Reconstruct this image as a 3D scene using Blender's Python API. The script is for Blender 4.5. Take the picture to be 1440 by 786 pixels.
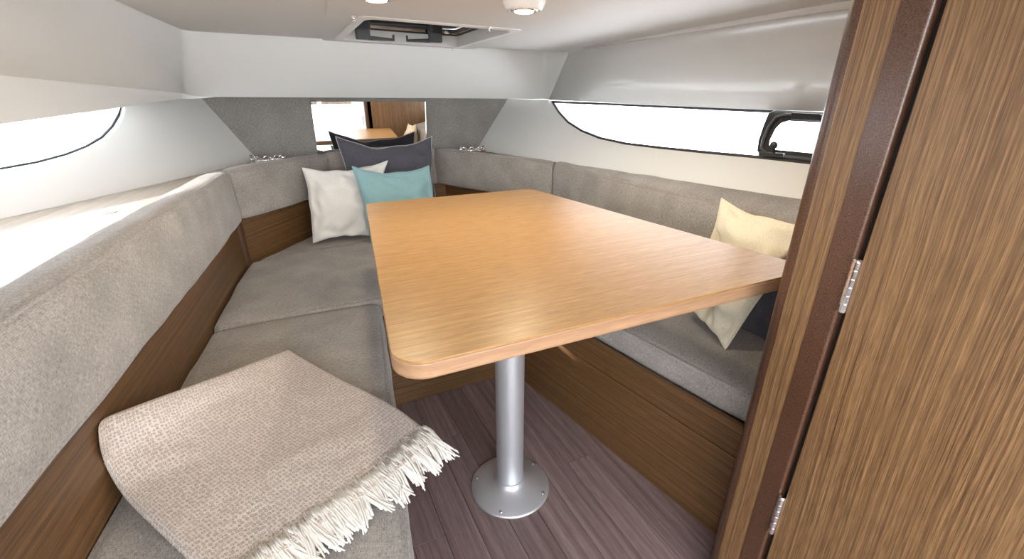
import bpy, bmesh, math, random
from mathutils import Vector as V, Matrix, noise
random.seed(7)
for o in list(bpy.data.objects): bpy.data.objects.remove(o, do_unlink=True)
SC = bpy.context.scene; COL = SC.collection

# ---------------------------------------------------------------- camera
CAMZ, FPX = 1.05, 632.0
YAW, PIT = math.radians(26.0), math.radians(22.9)
CAM = V((0, 0, CAMZ))
FW = V((math.sin(YAW)*math.cos(PIT), math.cos(YAW)*math.cos(PIT), -math.sin(PIT)))
RT = V((math.cos(YAW), -math.sin(YAW), 0)); UP = RT.cross(FW)
cd = bpy.data.cameras.new('camera'); cam = bpy.data.objects.new('camera', cd); COL.objects.link(cam)
cd.sensor_width = 36; cd.sensor_fit = 'HORIZONTAL'; cd.lens = FPX/1440*36; cd.clip_start = .02
m = Matrix((RT, UP, -FW)).transposed().to_4x4(); m.translation = CAM; cam.matrix_world = m
SC.camera = cam

# ---------------------------------------------------------------- world, sun, exposure
SKY = 9.0
w = bpy.data.worlds.new('sky'); SC.world = w; w.use_nodes = True
bg = w.node_tree.nodes['Background']; bg.inputs[0].default_value = (.93, .97, 1, 1); bg.inputs[1].default_value = SKY
sd = bpy.data.lights.new('sun', 'SUN'); sd.energy = 7.5; sd.angle = math.radians(.6); sd.color = (1, .95, .87)
sun = bpy.data.objects.new('sun', sd); COL.objects.link(sun)
sun.rotation_euler = V((.891, -.455, -.51)).to_track_quat('-Z', 'Y').to_euler(); sun.location = (-4, 3, 3)
vs = SC.view_settings; vs.view_transform = 'Standard'; vs.look = 'None'; vs.gamma = 1; vs.use_curve_mapping = False
vs.exposure = 0.42

# ---------------------------------------------------------------- pixel -> ray helpers
def ray(x, y): return FW + RT*((x-720)/FPX) - UP*((y-393)/FPX)
def atz(x, y, z): d = ray(x, y); return CAM + d*((z-CAMZ)/d.z)
def aty(x, y, Y): d = ray(x, y); return CAM + d*(Y/d.y)
def atx(x, y, X): d = ray(x, y); return CAM + d*(X/d.x)
def atp(x, y, p, n): d = ray(x, y); return CAM + d*((V(p)-CAM).dot(n)/d.dot(n))

# ---------------------------------------------------------------- materials
def newmat(name):
    mt = bpy.data.materials.new(name); mt.use_nodes = True
    nt = mt.node_tree; return mt, nt, nt.nodes['Principled BSDF']
def N(nt, typ, **kw):
    n = nt.nodes.new(typ)
    for k, v in kw.items():
        if k.startswith('i_'):
            key = k[2:]; n.inputs[int(key) if key.isdigit() else key].default_value = v
        else: setattr(n, k, v)
    return n
def L(nt, a, b): nt.links.new(a, b)
def srgb(r, g, b):
    f = lambda c: ((c/255+.055)/1.055)**2.4 if c > 10 else c/255/12.92
    return (f(r), f(g), f(b), 1)
def plain(name, rgb, rough=.5, metal=0, spec=.5, bump=0, bscale=300):
    mt, nt, b = newmat(name)
    b.inputs['Base Color'].default_value = rgb; b.inputs['Roughness'].default_value = rough
    b.inputs['Metallic'].default_value = metal; b.inputs['Specular IOR Level'].default_value = spec
    tc = N(nt, 'ShaderNodeTexCoord'); nz = N(nt, 'ShaderNodeTexNoise', i_Scale=bscale, i_Detail=3.0)
    L(nt, tc.outputs['Object'], nz.inputs['Vector'])
    mr = N(nt, 'ShaderNodeMapRange'); mr.inputs['To Min'].default_value = max(0, rough-.03); mr.inputs['To Max'].default_value = rough+.03
    L(nt, nz.outputs['Fac'], mr.inputs['Value']); L(nt, mr.outputs[0], b.inputs['Roughness'])
    if bump:
        bp = N(nt, 'ShaderNodeBump', i_Strength=bump, i_Distance=.001); L(nt, nz.outputs['Fac'], bp.inputs['Height']); L(nt, bp.outputs[0], b.inputs['Normal'])
    return mt
def wood(name, dark, mid, light, rough=.35, fu=1.0, fv=60.0, pore=.35, bump=.1, spec=.5, cath=.0, rnd=False):
    """grain runs along UV u (metres)"""
    mt, nt, b = newmat(name)
    uv = N(nt, 'ShaderNodeUVMap'); src = uv.outputs[0]
    if rnd:
        oi = N(nt, 'ShaderNodeObjectInfo'); ml = N(nt, 'ShaderNodeVectorMath', operation='SCALE'); ml.inputs[0].default_value = (37, 19, 0)
        L(nt, oi.outputs['Random'], ml.inputs['Scale']); ad = N(nt, 'ShaderNodeVectorMath', operation='ADD')
        L(nt, src, ad.inputs[0]); L(nt, ml.outputs[0], ad.inputs[1]); src = ad.outputs[0]
    # gentle waviness of the grain
    wn = N(nt, 'ShaderNodeTexNoise', i_Scale=3.0, i_Detail=2.0); L(nt, src, wn.inputs['Vector'])
    sb = N(nt, 'ShaderNodeVectorMath', operation='SUBTRACT'); sb.inputs[1].default_value = (.5, .5, .5); L(nt, wn.outputs['Color'], sb.inputs[0])
    scl = N(nt, 'ShaderNodeVectorMath', operation='MULTIPLY'); scl.inputs[1].default_value = (0, .006+cath, 0); L(nt, sb.outputs[0], scl.inputs[0])
    av = N(nt, 'ShaderNodeVectorMath', operation='ADD'); L(nt, src, av.inputs[0]); L(nt, scl.outputs[0], av.inputs[1])
    def streak(su, sv, det):
        mp = N(nt, 'ShaderNodeMapping'); mp.inputs['Scale'].default_value = (su, sv, 1); L(nt, av.outputs[0], mp.inputs[0])
        nz = N(nt, 'ShaderNodeTexNoise', i_Scale=1.0, i_Detail=det, i_Roughness=.6); L(nt, mp.outputs[0], nz.inputs['Vector']); return nz.outputs['Fac']
    a = streak(1.2*fu, fv, 5.0); c = streak(22, 900, 2.0)
    rp = N(nt, 'ShaderNodeValToRGB'); e = rp.color_ramp.elements
    e[0].position = .3; e[0].color = dark; e[1].position = .7; e[1].color = light; k = e.new(.5); k.color = mid
    L(nt, a, rp.inputs[0])
    pr = N(nt, 'ShaderNodeMapRange'); pr.inputs['From Min'].default_value = .35; pr.inputs['From Max'].default_value = .6
    pr.inputs['To Min'].default_value = 1-pore; pr.inputs['To Max'].default_value = 1.06; L(nt, c, pr.inputs['Value'])
    mx = N(nt, 'ShaderNodeMix', data_type='RGBA', blend_type='MULTIPLY'); mx.inputs[0].default_value = 1
    L(nt, rp.outputs[0], mx.inputs[6]); L(nt, pr.outputs[0], mx.inputs[7])
    out = mx.outputs[2]
    if rnd:
        hv = N(nt, 'ShaderNodeHueSaturation'); r2 = N(nt, 'ShaderNodeMapRange'); r2.inputs['To Min'].default_value = .9; r2.inputs['To Max'].default_value = 1.1
        L(nt, oi.outputs['Random'], r2.inputs['Value']); L(nt, r2.outputs[0], hv.inputs['Value']); L(nt, out, hv.inputs['Color']); out = hv.outputs[0]
    L(nt, out, b.inputs['Base Color'])
    b.inputs['Roughness'].default_value = rough; b.inputs['Specular IOR Level'].default_value = spec
    bp = N(nt, 'ShaderNodeBump', i_Strength=bump, i_Distance=.0006); L(nt, c, bp.inputs['Height']); L(nt, bp.outputs[0], b.inputs['Normal'])
    return mt
def fabric(name, c1, c2, scale=1100, aniso=9, cloud=.2, bump=.4, rough=.9, sheen=.25):
    mt, nt, b = newmat(name)
    uv = N(nt, 'ShaderNodeUVMap')
    def st(su, sv):
        mp = N(nt, 'ShaderNodeMapping'); mp.inputs['Scale'].default_value = (su, sv, 1); L(nt, uv.outputs[0], mp.inputs[0])
        nz = N(nt, 'ShaderNodeTexNoise', i_Scale=1.0, i_Detail=2.0); L(nt, mp.outputs[0], nz.inputs['Vector']); return nz.outputs['Fac']
    a = st(scale, scale/aniso); c = st(scale/aniso, scale)
    ad = N(nt, 'ShaderNodeMath', operation='ADD'); L(nt, a, ad.inputs[0]); L(nt, c, ad.inputs[1])
    mr = N(nt, 'ShaderNodeMapRange'); mr.inputs['From Min'].default_value = .7; mr.inputs['From Max'].default_value = 1.3; L(nt, ad.outputs[0], mr.inputs['Value'])
    mx = N(nt, 'ShaderNodeMix', data_type='RGBA'); mx.inputs[6].default_value = c1; mx.inputs[7].default_value = c2; L(nt, mr.outputs[0], mx.inputs[0])
    mp = N(nt, 'ShaderNodeMapping'); mp.inputs['Scale'].default_value = (9, 9, 9); L(nt, uv.outputs[0], mp.inputs[0])
    cn = N(nt, 'ShaderNodeTexNoise', i_Scale=1.0, i_Detail=3.0); L(nt, mp.outputs[0], cn.inputs['Vector'])
    cr = N(nt, 'ShaderNodeMapRange'); cr.inputs['From Min'].default_value = .3; cr.inputs['From Max'].default_value = .7
    cr.inputs['To Min'].default_value = 1-cloud; cr.inputs['To Max'].default_value = 1+cloud*.6; L(nt, cn.outputs['Fac'], cr.inputs['Value'])
    m2 = N(nt, 'ShaderNodeMix', data_type='RGBA', blend_type='MULTIPLY'); m2.inputs[0].default_value = 1
    L(nt, mx.outputs[2], m2.inputs[6]); L(nt, cr.outputs[0], m2.inputs[7]); L(nt, m2.outputs[2], b.inputs['Base Color'])
    b.inputs['Roughness'].default_value = rough; b.inputs['Sheen Weight'].default_value = sheen; b.inputs['Specular IOR Level'].default_value = .2
    bp = N(nt, 'ShaderNodeBump', i_Strength=bump, i_Distance=.0008); L(nt, ad.outputs[0], bp.inputs['Height']); L(nt, bp.outputs[0], b.inputs['Normal'])
    return mt
def weave(name, c1, c2, cell=.0058):
    mt, nt, b = newmat(name)
    uv = N(nt, 'ShaderNodeUVMap')
    mp = N(nt, 'ShaderNodeMapping'); mp.inputs['Scale'].default_value = (1/cell, 1/cell*.9, 1); L(nt, uv.outputs[0], mp.inputs[0])
    vo = N(nt, 'ShaderNodeTexVoronoi', i_Scale=1.0, i_Randomness=.35); L(nt, mp.outputs[0], vo.inputs['Vector'])
    mp2 = N(nt, 'ShaderNodeMapping'); mp2.inputs['Scale'].default_value = (520, 520, 1); L(nt, uv.outputs[0], mp2.inputs[0])
    nz = N(nt, 'ShaderNodeTexNoise', i_Scale=1.0, i_Detail=2.0); L(nt, mp2.outputs[0], nz.inputs['Vector'])
    # a dark ring round every knot
    rp = N(nt, 'ShaderNodeValToRGB'); e = rp.color_ramp.elements
    e[0].position = .0; e[0].color = (.45, .45, .45, 1); e[1].position = .55; e[1].color = (.8, .8, .8, 1)
    for p, v in ((.16, .7), (.26, 0.3), (.36, .35), (.46, .75)): k = e.new(p); k.color = (v, v, v, 1)
    L(nt, vo.outputs['Distance'], rp.inputs[0])
    ad = N(nt, 'ShaderNodeMath', operation='MULTIPLY_ADD'); ad.inputs[1].default_value = 1.3; L(nt, nz.outputs['Fac'], ad.inputs[0]); L(nt, rp.outputs[0], ad.inputs[2])
    mr = N(nt, 'ShaderNodeMapRange'); mr.inputs['From Min'].default_value = .65; mr.inputs['From Max'].default_value = 1.7; L(nt, ad.outputs[0], mr.inputs['Value'])
    mx = N(nt, 'ShaderNodeMix', data_type='RGBA'); mx.inputs[6].default_value = c1; mx.inputs[7].default_value = c2; L(nt, mr.outputs[0], mx.inputs[0])
    L(nt, mx.outputs[2], b.inputs['Base Color']); b.inputs['Roughness'].default_value = .95; b.inputs['Sheen Weight'].default_value = .2
    b.inputs['Specular IOR Level'].default_value = .1
    bp = N(nt, 'ShaderNodeBump', i_Strength=.6, i_Distance=.0015); L(nt, ad.outputs[0], bp.inputs['Height']); L(nt, bp.outputs[0], b.inputs['Normal'])
    return mt
def speckle(name, c1, c2, rough=.3):
    mt, nt, b = newmat(name)
    tc = N(nt, 'ShaderNodeTexCoord'); nz = N(nt, 'ShaderNodeTexNoise', i_Scale=700.0, i_Detail=2.0); L(nt, tc.outputs['Object'], nz.inputs['Vector'])
    rp = N(nt, 'ShaderNodeValToRGB'); e = rp.color_ramp.elements; e[0].position = .4; e[0].color = c1; e[1].position = .72; e[1].color = c2
    L(nt, nz.outputs['Fac'], rp.inputs[0]); L(nt, rp.outputs[0], b.inputs['Base Color']); b.inputs['Roughness'].default_value = rough
    return mt
def glass(name, tint=(.97, .98, 1, 1)):
    mt = bpy.data.materials.new(name); mt.use_nodes = True; nt = mt.node_tree; nt.nodes.clear()
    o = N(nt, 'ShaderNodeOutputMaterial'); t = N(nt, 'ShaderNodeBsdfTransparent'); t.inputs[0].default_value = tint
    g = N(nt, 'ShaderNodeBsdfGlossy'); g.inputs['Roughness'].default_value = .02
    lw = N(nt, 'ShaderNodeLayerWeight', i_Blend=.5); pw = N(nt, 'ShaderNodeMath', operation='POWER'); pw.inputs[1].default_value = 5
    ma = N(nt, 'ShaderNodeMath', operation='MULTIPLY_ADD'); ma.inputs[1].default_value = .6; ma.inputs[2].default_value = .04
    L(nt, lw.outputs['Facing'], pw.inputs[0]); L(nt, pw.outputs[0], ma.inputs[0]); mx = N(nt, 'ShaderNodeMixShader')
    L(nt, ma.outputs[0], mx.inputs[0]); L(nt, t.outputs[0], mx.inputs[1]); L(nt, g.outputs[0], mx.inputs[2]); L(nt, mx.outputs[0], o.inputs[0])
    return mt
def emit(name, rgb, s):
    mt, nt, b = newmat(name); b.inputs['Base Color'].default_value = rgb
    b.inputs['Emission Color'].default_value = rgb; b.inputs['Emission Strength'].default_value = s; return mt

M = dict(
 gel=plain('white_gelcoat', (.70, .695, .675, 1), .14, spec=.5, bump=.02, bscale=6),
 gelm=plain('white_gelcoat_satin', (.74, .735, .72, 1), .4, spec=.45, bump=.03, bscale=40),
 ceil=plain('warm_white_headlining', (.62, .605, .585, 1), .6, spec=.3, bump=.03, bscale=40),
 fab=fabric('grey_linen_upholstery', srgb(104, 98, 94), srgb(186, 178, 172)),
 panel=fabric('grey_wall_textile', srgb(112, 109, 106), srgb(172, 168, 163), 620, 5, .14),
 white_p=fabric('white_cotton', srgb(214, 210, 206), srgb(238, 235, 231), 600, 4, .04, .15),
 cream_p=fabric('cream_cotton', srgb(215, 204, 180), srgb(236, 226, 203), 600, 4, .04, .15),
 teal_p=fabric('teal_cotton', srgb(120, 155, 160), srgb(146, 180, 184), 600, 4, .05, .15),
 char_p=fabric('charcoal_cotton', srgb(72, 71, 79), srgb(98, 97, 106), 600, 4, .06, .15),
 seam=plain('pale_piping', srgb(200, 198, 196), .8),
 blanket=weave('knotted_wool_weave', srgb(132, 118, 111), srgb(218, 207, 199)),
 fringe=plain('white_wool_fringe', srgb(214, 209, 203), .9, spec=.1),
 table=wood('table_oak_laminate', srgb(158, 117, 70), srgb(174, 133, 83), srgb(186, 146, 95), .36, .8, 150, .34, .06, spec=.4),
 tedge=wood('table_edge_band', srgb(146, 110, 82), srgb(162, 126, 96), srgb(176, 140, 109), .4, .8, 90, .2, .06),
 brown=wood('brown_oak_veneer', srgb(74, 51, 30), srgb(104, 74, 46), srgb(126, 93, 60), .4, .7, 120, .38, .1),
 door=wood('door_oak_veneer', srgb(80, 56, 35), srgb(121, 90, 59), srgb(146, 112, 77), .42, .6, 300, .45, .12, cath=.006),
 shelf=wood('pale_shelf_laminate', srgb(164, 150, 136), srgb(178, 165, 150), srgb(190, 178, 164), .4, .7, 40, .12, .04),
 plank=wood('grey_brown_vinyl_plank', srgb(108, 90, 88), srgb(134, 114, 112), srgb(156, 136, 133), .42, 1.0, 70, .32, .12, cath=.012, rnd=True),
 sub=plain('dark_underfloor', srgb(52, 42, 40), .7),
 dark=plain('dark_gap', srgb(24, 18, 16), .6),
 strip=speckle('speckled_brown_moulding', srgb(60, 38, 27), srgb(108, 76, 57), .3),
 post=plain('brushed_aluminium', srgb(214, 217, 224), .42, .75, bump=.02, bscale=900),
 chrome=plain('chrome', (.82, .82, .84, 1), .09, 1.0),
 black=plain('black_plastic', srgb(44, 44, 46), .35, bump=.05),
 handle=plain('dark_grey_plastic', srgb(70, 72, 74), .4, bump=.05),
 rubber=plain('dark_rubber_gasket', srgb(48, 52, 54), .6),
 alu=plain('satin_aluminium_frame', srgb(186, 170, 156), .25, .9),
 mirror=plain('mirror_silver', (.93, .93, .93, 1), .0, 1.0),
 glass=glass('clear_glass'), tint=glass('smoked_acrylic', (.08, .08, .08, 1)),
 lamp=emit('warm_lamp_glow', (1, .86, .6, 1), 14),
 bulbwhite=plain('white_lamp_ring', (.85, .84, .82, 1), .25),
)
M['mirror'].node_tree.nodes['Principled BSDF'].inputs['Roughness'].default_value = 0
for l in list(M['mirror'].node_tree.links):
    if l.to_socket.name == 'Roughness': M['mirror'].node_tree.links.remove(l)

# ---------------------------------------------------------------- mesh helpers
def set_uv(me, g):
    g = V(g).normalized(); uv = me.uv_layers.new(name='UVMap').data
    for p in me.polygons:
        n = p.normal; t = g - n*g.dot(n)
        if t.length < .15: t = V((0, 0, 1)) - n*n.z
        if t.length < .15: t = V((1, 0, 0)) - n*n.x
        # shared frame on smooth cushions: snap the normal so neighbouring faces agree
        t.normalize(); s = n.cross(t)
        for li in p.loop_indices:
            co = me.vertices[me.loops[li].vertex_index].co; uv[li].uv = (co.dot(t), co.dot(s))
def mk(name, verts, faces, mat, parent=None, g=(1, 0, 0), smooth=False, bev=0, seg=2, loc=None, uvs=None, recalc=True):
    off = V(parent.matrix_world.translation) if parent else V((0, 0, 0))
    base = V(loc) if loc is not None else V((0, 0, 0))
    if parent: q = parent; 
    o_off = V((0, 0, 0))
    if parent:
        q = parent
        while q: o_off += V(q.location); q = q.parent
    if loc is None and not parent:
        base = sum((V(v) for v in verts), V((0, 0, 0)))/len(verts); base.z = min(V(v).z for v in verts)
    org = base if not parent else (base if loc is not None else o_off)
    me = bpy.data.meshes.new(name); me.from_pydata([tuple(V(v)-org) for v in verts], [], faces)
    if recalc:
        bm = bmesh.new(); bm.from_mesh(me); bmesh.ops.recalc_face_normals(bm, faces=bm.faces); bm.to_mesh(me); bm.free()
    me.update()
    if uvs:
        uv = me.uv_layers.new(name='UVMap').data
        for p in me.polygons:
            for li in p.loop_indices: uv[li].uv = uvs[me.loops[li].vertex_index]
    else: set_uv(me, g)
    me.materials.append(M[mat] if isinstance(mat, str) else mat)
    o = bpy.data.objects.new(name, me); COL.objects.link(o)
    o.location = org - o_off if parent else org
    if parent: o.parent = parent
    if smooth:
        for p in me.polygons: p.use_smooth = True
    if bev:
        b = o.modifiers.new('bevel', 'BEVEL'); b.width = bev; b.segments = seg; b.limit_method = 'ANGLE'; b.angle_limit = math.radians(35)
        for p in me.polygons: p.use_smooth = True
        o.modifiers.new('wn', 'WEIGHTED_NORMAL')
    return o
def tag(o, label, cat=None, group=None, kind=None):
    o['label'] = label
    if cat: o['category'] = cat
    if group: o['group'] = group
    if kind: o['kind'] = kind
    return o
def empty(name, loc, label, cat, group=None, kind=None):
    o = bpy.data.objects.new(name, None); COL.objects.link(o); o.location = loc; o.empty_display_size = .05
    return tag(o, label, cat, group, kind)
def prism(poly, z0, z1):
    "poly: xy list; z0/z1 numbers or per-vertex lists"
    n = len(poly); a = z0 if isinstance(z0, (list, tuple)) else [z0]*n; b = z1 if isinstance(z1, (list, tuple)) else [z1]*n
    vs_ = [V((p[0], p[1], a[i])) for i, p in enumerate(poly)] + [V((p[0], p[1], b[i])) for i, p in enumerate(poly)]
    fs = [list(range(n))[::-1], list(range(n, 2*n))] + [[i, (i+1) % n, n+(i+1) % n, n+i] for i in range(n)]
    return vs_, fs
def slab(pts, t):
    "polygon of 3D points extruded by the vector t"
    n = len(pts); vs_ = [V(p) for p in pts] + [V(p)+V(t) for p in pts]
    fs = [list(range(n))[::-1], list(range(n, 2*n))] + [[i, (i+1) % n, n+(i+1) % n, n+i] for i in range(n)]
    return vs_, fs
def box(x0, x1, y0, y1, z0, z1): return prism([(x0, y0), (x1, y0), (x1, y1), (x0, y1)], z0, z1)
def wallbox(a, b, t, z0, z1):
    "vertical board from plan point a to b, thickness t to the left of a->b"
    a = V((a[0], a[1])); b = V((b[0], b[1])); d = (b-a).normalized(); n = V((-d.y, d.x))*t
    return prism([a, b, b+n, a+n], z0, z1)
def lathe(prof, c, n=40, axis=V((0, 0, 1))):
    axis = V(axis).normalized(); e1 = axis.orthogonal().normalized(); e2 = axis.cross(e1); vs_ = []; fs = []
    for r, h in prof:
        for k in range(n):
            a = 2*math.pi*k/n; vs_.append(V(c)+axis*h+e1*(r*math.cos(a))+e2*(r*math.sin(a)))
    for i in range(len(prof)-1):
        for k in range(n): fs.append([i*n+k, i*n+(k+1) % n, (i+1)*n+(k+1) % n, (i+1)*n+k])
    fs.append(list(range(n))[::-1]); fs.append([(len(prof)-1)*n+k for k in range(n)])
    return vs_, fs
def tube(pts, rad, n=8, close=False):
    pts = [V(p) for p in pts]; vs_ = []; fs = []; m_ = len(pts); ref = None
    for i, p in enumerate(pts):
        if close: t = pts[(i+1) % m_]-pts[i-1]
        else: t = pts[min(i+1, m_-1)]-pts[max(i-1, 0)]
        t.normalize()
        e1 = t.orthogonal() if ref is None else ref - t*ref.dot(t)
        e1.normalize(); ref = e1; e2 = t.cross(e1); r = rad[i] if isinstance(rad, (list, tuple)) else rad
        for k in range(n):
            a = 2*math.pi*k/n; vs_.append(p+e1*(r*math.cos(a))+e2*(r*math.sin(a)))
    for i in range(m_ if close else m_-1):
        j = (i+1) % m_
        for k in range(n): fs.append([i*n+k, i*n+(k+1) % n, j*n+(k+1) % n, j*n+k])
    if not close: fs.append(list(range(n))[::-1]); fs.append([(m_-1)*n+k for k in range(n)])
    return vs_, fs
def join(*parts):
    vs_ = []; fs = []
    for a, b in parts:
        k = len(vs_); vs_ += list(a); fs += [[i+k for i in f] for f in b]
    return vs_, fs
def rounded(pts, rads, seg=6):
    "round the corners of a plan polygon"
    out = []; n = len(pts)
    for i in range(n):
        p = V(pts[i]); a = V(pts[i-1]); b = V(pts[(i+1) % n]); r = rads[i] if isinstance(rads, (list, tuple)) else rads
        if r <= 0: out.append(p); continue
        u = (a-p).normalized(); v = (b-p).normalized(); th = u.angle(v); d = r/math.tan(th/2)
        c = p+(u+v).normalized()*(r/math.sin(th/2)); s = p+u*d; e = p+v*d
        for k in range(seg+1):
            q = s.lerp(e, k/seg); out.append(c+(q-c).normalized()*r)
    return out
def cushion(name, c, mat, parent=None, r=.025, bulge=.008, nx=14, ny=14, nz=5, g=(1, 0, 0), wob=.003, seed=0):
    """c: 8 corners, [x0y0,x1y0,x1y1,x0y1] bottom then top; rounded, slightly puffed block"""
    c = [V(p) for p in c]
    a = ((c[1]-c[0]).length+(c[2]-c[3]).length)/2; b = ((c[3]-c[0]).length+(c[2]-c[1]).length)/2; h = sum(((c[i+4]-c[i]).length for i in range(4)))/4
    hs = (a/2, b/2, h/2); idx = {}; vs_ = []; fs = []
    def coord(n_, half):   # denser towards the edges
        e = min(r/half*.5, .45); s = [-1, -1+e*.35, -1+e, ] ; m_ = max(2, n_-4)
        s += [(-1+2*e)+(2-4*e)*k/m_ for k in range(m_+1)]; s += [1-e, 1-e*.35, 1]; return s
    X, Y, Z = coord(nx, hs[0]), coord(ny, hs[1]), coord(nz, hs[2])
    def pt(i, j, k):
        if (i, j, k) in idx: return idx[i, j, k]
        p = V((X[i]*hs[0], Y[j]*hs[1], Z[k]*hs[2]))
        q = V((max(-hs[0]+r, min(hs[0]-r, p.x)), max(-hs[1]+r, min(hs[1]-r, p.y)), max(-hs[2]+r, min(hs[2]-r, p.z))))
        d = p-q
        if d.length > 1e-6: p = q+d.normalized()*r
        u, v, t = [(p[m_]/hs[m_]+1)/2 for m_ in range(3)]
        lo = c[0]*(1-u)*(1-v)+c[1]*u*(1-v)+c[2]*u*v+c[3]*(1-u)*v; hi = c[4]*(1-u)*(1-v)+c[5]*u*(1-v)+c[6]*u*v+c[7]*(1-u)*v
        P = lo*(1-t)+hi*t
        if d.length > 1e-6:
            nn = d.normalized(); ex = (c[1]-c[0]).normalized(); ey = (c[3]-c[0]).normalized(); ez = (c[4]-c[0]).normalized()
            W = ex*nn.x+ey*nn.y+ez*nn.z
            f = (1-(2*u-1)**4 if abs(nn.x) < .7 else 1)*(1-(2*v-1)**4 if abs(nn.y) < .7 else 1)*(1-(2*t-1)**4 if abs(nn.z) < .7 else 1)
            P = P+W*(bulge*max(f, 0)+wob*noise.noise(P*9+V((seed*3.1, 0, 0)))+wob*.5*noise.noise(P*23+V((seed*1.7, 5, 0))))
        idx[i, j, k] = len(vs_); vs_.append(P); return idx[i, j, k]
    nX, nY, nZ = len(X)-1, len(Y)-1, len(Z)-1
    for i in range(nX):
        for j in range(nY):
            fs.append([pt(i, j, 0), pt(i, j+1, 0), pt(i+1, j+1, 0), pt(i+1, j, 0)]); fs.append([pt(i, j, nZ), pt(i+1, j, nZ), pt(i+1, j+1, nZ), pt(i, j+1, nZ)])
    for i in range(nX):
        for k in range(nZ):
            fs.append([pt(i, 0, k), pt(i+1, 0, k), pt(i+1, 0, k+1), pt(i, 0, k+1)]); fs.append([pt(i, nY, k), pt(i, nY, k+1), pt(i+1, nY, k+1), pt(i+1, nY, k)])
    for j in range(nY):
        for k in range(nZ):
            fs.append([pt(0, j, k), pt(0, j, k+1), pt(0, j+1, k+1), pt(0, j+1, k)]); fs.append([pt(nX, j, k), pt(nX, j+1, k), pt(nX, j+1, k+1), pt(nX, j, k+1)])
    return mk(name, vs_, fs, mat, parent, g=g, smooth=True)
def pillow(name, tl, tr, br, bl, thick, mat, label, seed=0, ear=.05, wr=.006, seam=None, sag=.06):
    """square scatter cushion from its four corner tips (seen from the front)"""
    tl, tr, br, bl = map(V, (tl, tr, br, bl)); n = 28; ctr = (tl+tr+br+bl)/4
    nor = (tr-tl).cross(bl-tl).normalized()
    base = V(ctr); base.z = min(bl.z, br.z)
    root = empty(name, base, label, 'cushion')
    vs_ = []; uvs = []; fs = []; W = (tr-tl).length; Hh = (bl-tl).length
    def P(u, v, s):
        a, b = 2*u-1, 2*v-1
        # edges draw in between the pointed corners
        uu = u-(a)*ear*.5*(1-b*b)**1.0*abs(a)**2; vv = v-(b)*ear*.5*(1-a*a)*abs(b)**2
        if b < 0: vv += sag*.5*(1-a*a)*(b*b)
        ir = (1-a*a*b*b)
        uu += .02*ir*noise.noise(V((v*3.3, seed*5.1, a)))*abs(a)**3*(1-b*b)*2; vv += .022*ir*noise.noise(V((u*4.2+seed, seed*2.3, b)))*abs(b)**3*(1-a*a)*2
        p = (tl*(1-uu)+tr*uu)*(1-vv)+(bl*(1-uu)+br*uu)*vv
        e = max(0, (1-a**2)*(1-b**2)); th = thick*.5*e**.45
        q = V((u*W, v*Hh, seed*3.7+s))
        ed = min(1, 4*e)
        th += ed*wr*(1.6*noise.noise(q*7)+.9*noise.noise(q*16+V((3, 1, 2)))-2.2*abs(noise.noise(V((q.x*9+q.y*5, q.y*14-q.x*6, q.z))))-1.2*abs(noise.noise(V((q.x*22-q.y*14, q.y*16+q.x*9, q.z+4)))))+ (1-ed)*wr*.8*noise.noise(q*26)*min(1, e*20)
        return p+nor*(-s*th if s else 0)
    gid = {}
    for s in (1, -1):
        for i in range(n+1):
            for j in range(n+1):
                if s == -1 and (i in (0, n) or j in (0, n)): gid[s, i, j] = gid[1, i, j]; continue
                # crowd the grid to the edges
                u = .5-.5*math.cos(math.pi*i/n); v = .5-.5*math.cos(math.pi*j/n)
                gid[s, i, j] = len(vs_); vs_.append(P(u, v, s)); uvs.append((u*W, v*Hh))
        for i in range(n):
            for j in range(n):
                f = [gid[s, i, j], gid[s, i, j+1], gid[s, i+1, j+1], gid[s, i+1, j]]; fs.append(f if s == 1 else f[::-1])
    cv = mk('cover', vs_, fs, mat, root, smooth=True, uvs=uvs)
    ring = [(i, 0) for i in range(n)]+[(n, j) for j in range(n)]+[(n-i, n) for i in range(n)]+[(0, n-j) for j in range(n)]
    a, b = tube([vs_[gid[1, i, j]] for i, j in ring], .0022, 6, close=True)
    mk('seam', a, b, seam or mat, root, smooth=True)
    return root

# ================================================================ STRUCTURE
def pl(a, b, c): a, b, c = V(a), V(b), V(c); return a, (b-a).cross(c-a).normalized()
LP = pl((-.635, 1.46, .765), (-.155, 2.4, .765), (-.312, 2.4, 1.026))      # flared hull side, window with sun
RP = pl((1.245, .764, .765), (.985, 2.4, .75), (1.171, 2.4, 1.003))       # flared hull side, window with opening port
YB = 2.45                                                                 # front bulkhead
YBEAM = 2.15
def lx(y): return -.452+.1233*y               # left riser line
def lf(y): return -.003+.142*y                # left seat front
def rf(y): return .904-.1695*y                # right locker front

# floor: dark subfloor and planks running fore and aft
fl = empty('floor', (0, 0, 0), 'grey-brown wood plank floor of the cabin footwell', None, kind='structure')
a, b = box(-1.9, 2.1, -2.8, 2.6, -.03, -.006); mk('subfloor', a, b, 'sub', fl)
pw = .082; x = -.62; kk = 0
while x < 1.2:
    ys = [-1.5, random.uniform(-.1, .3), random.uniform(.75, 1.15), 1.42] if kk % 2 else [-1.5, random.uniform(.4, .7), 1.42]
    for y0, y1 in zip(ys, ys[1:]):
        a, b = box(x+.0005, x+pw-.0005, y0+.0005, y1-.0005, -.006, 0); mk('plank', a, b, 'plank', fl, g=(0, 1, 0), bev=.0008, seg=1)
    x += pw; kk += 1

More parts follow.
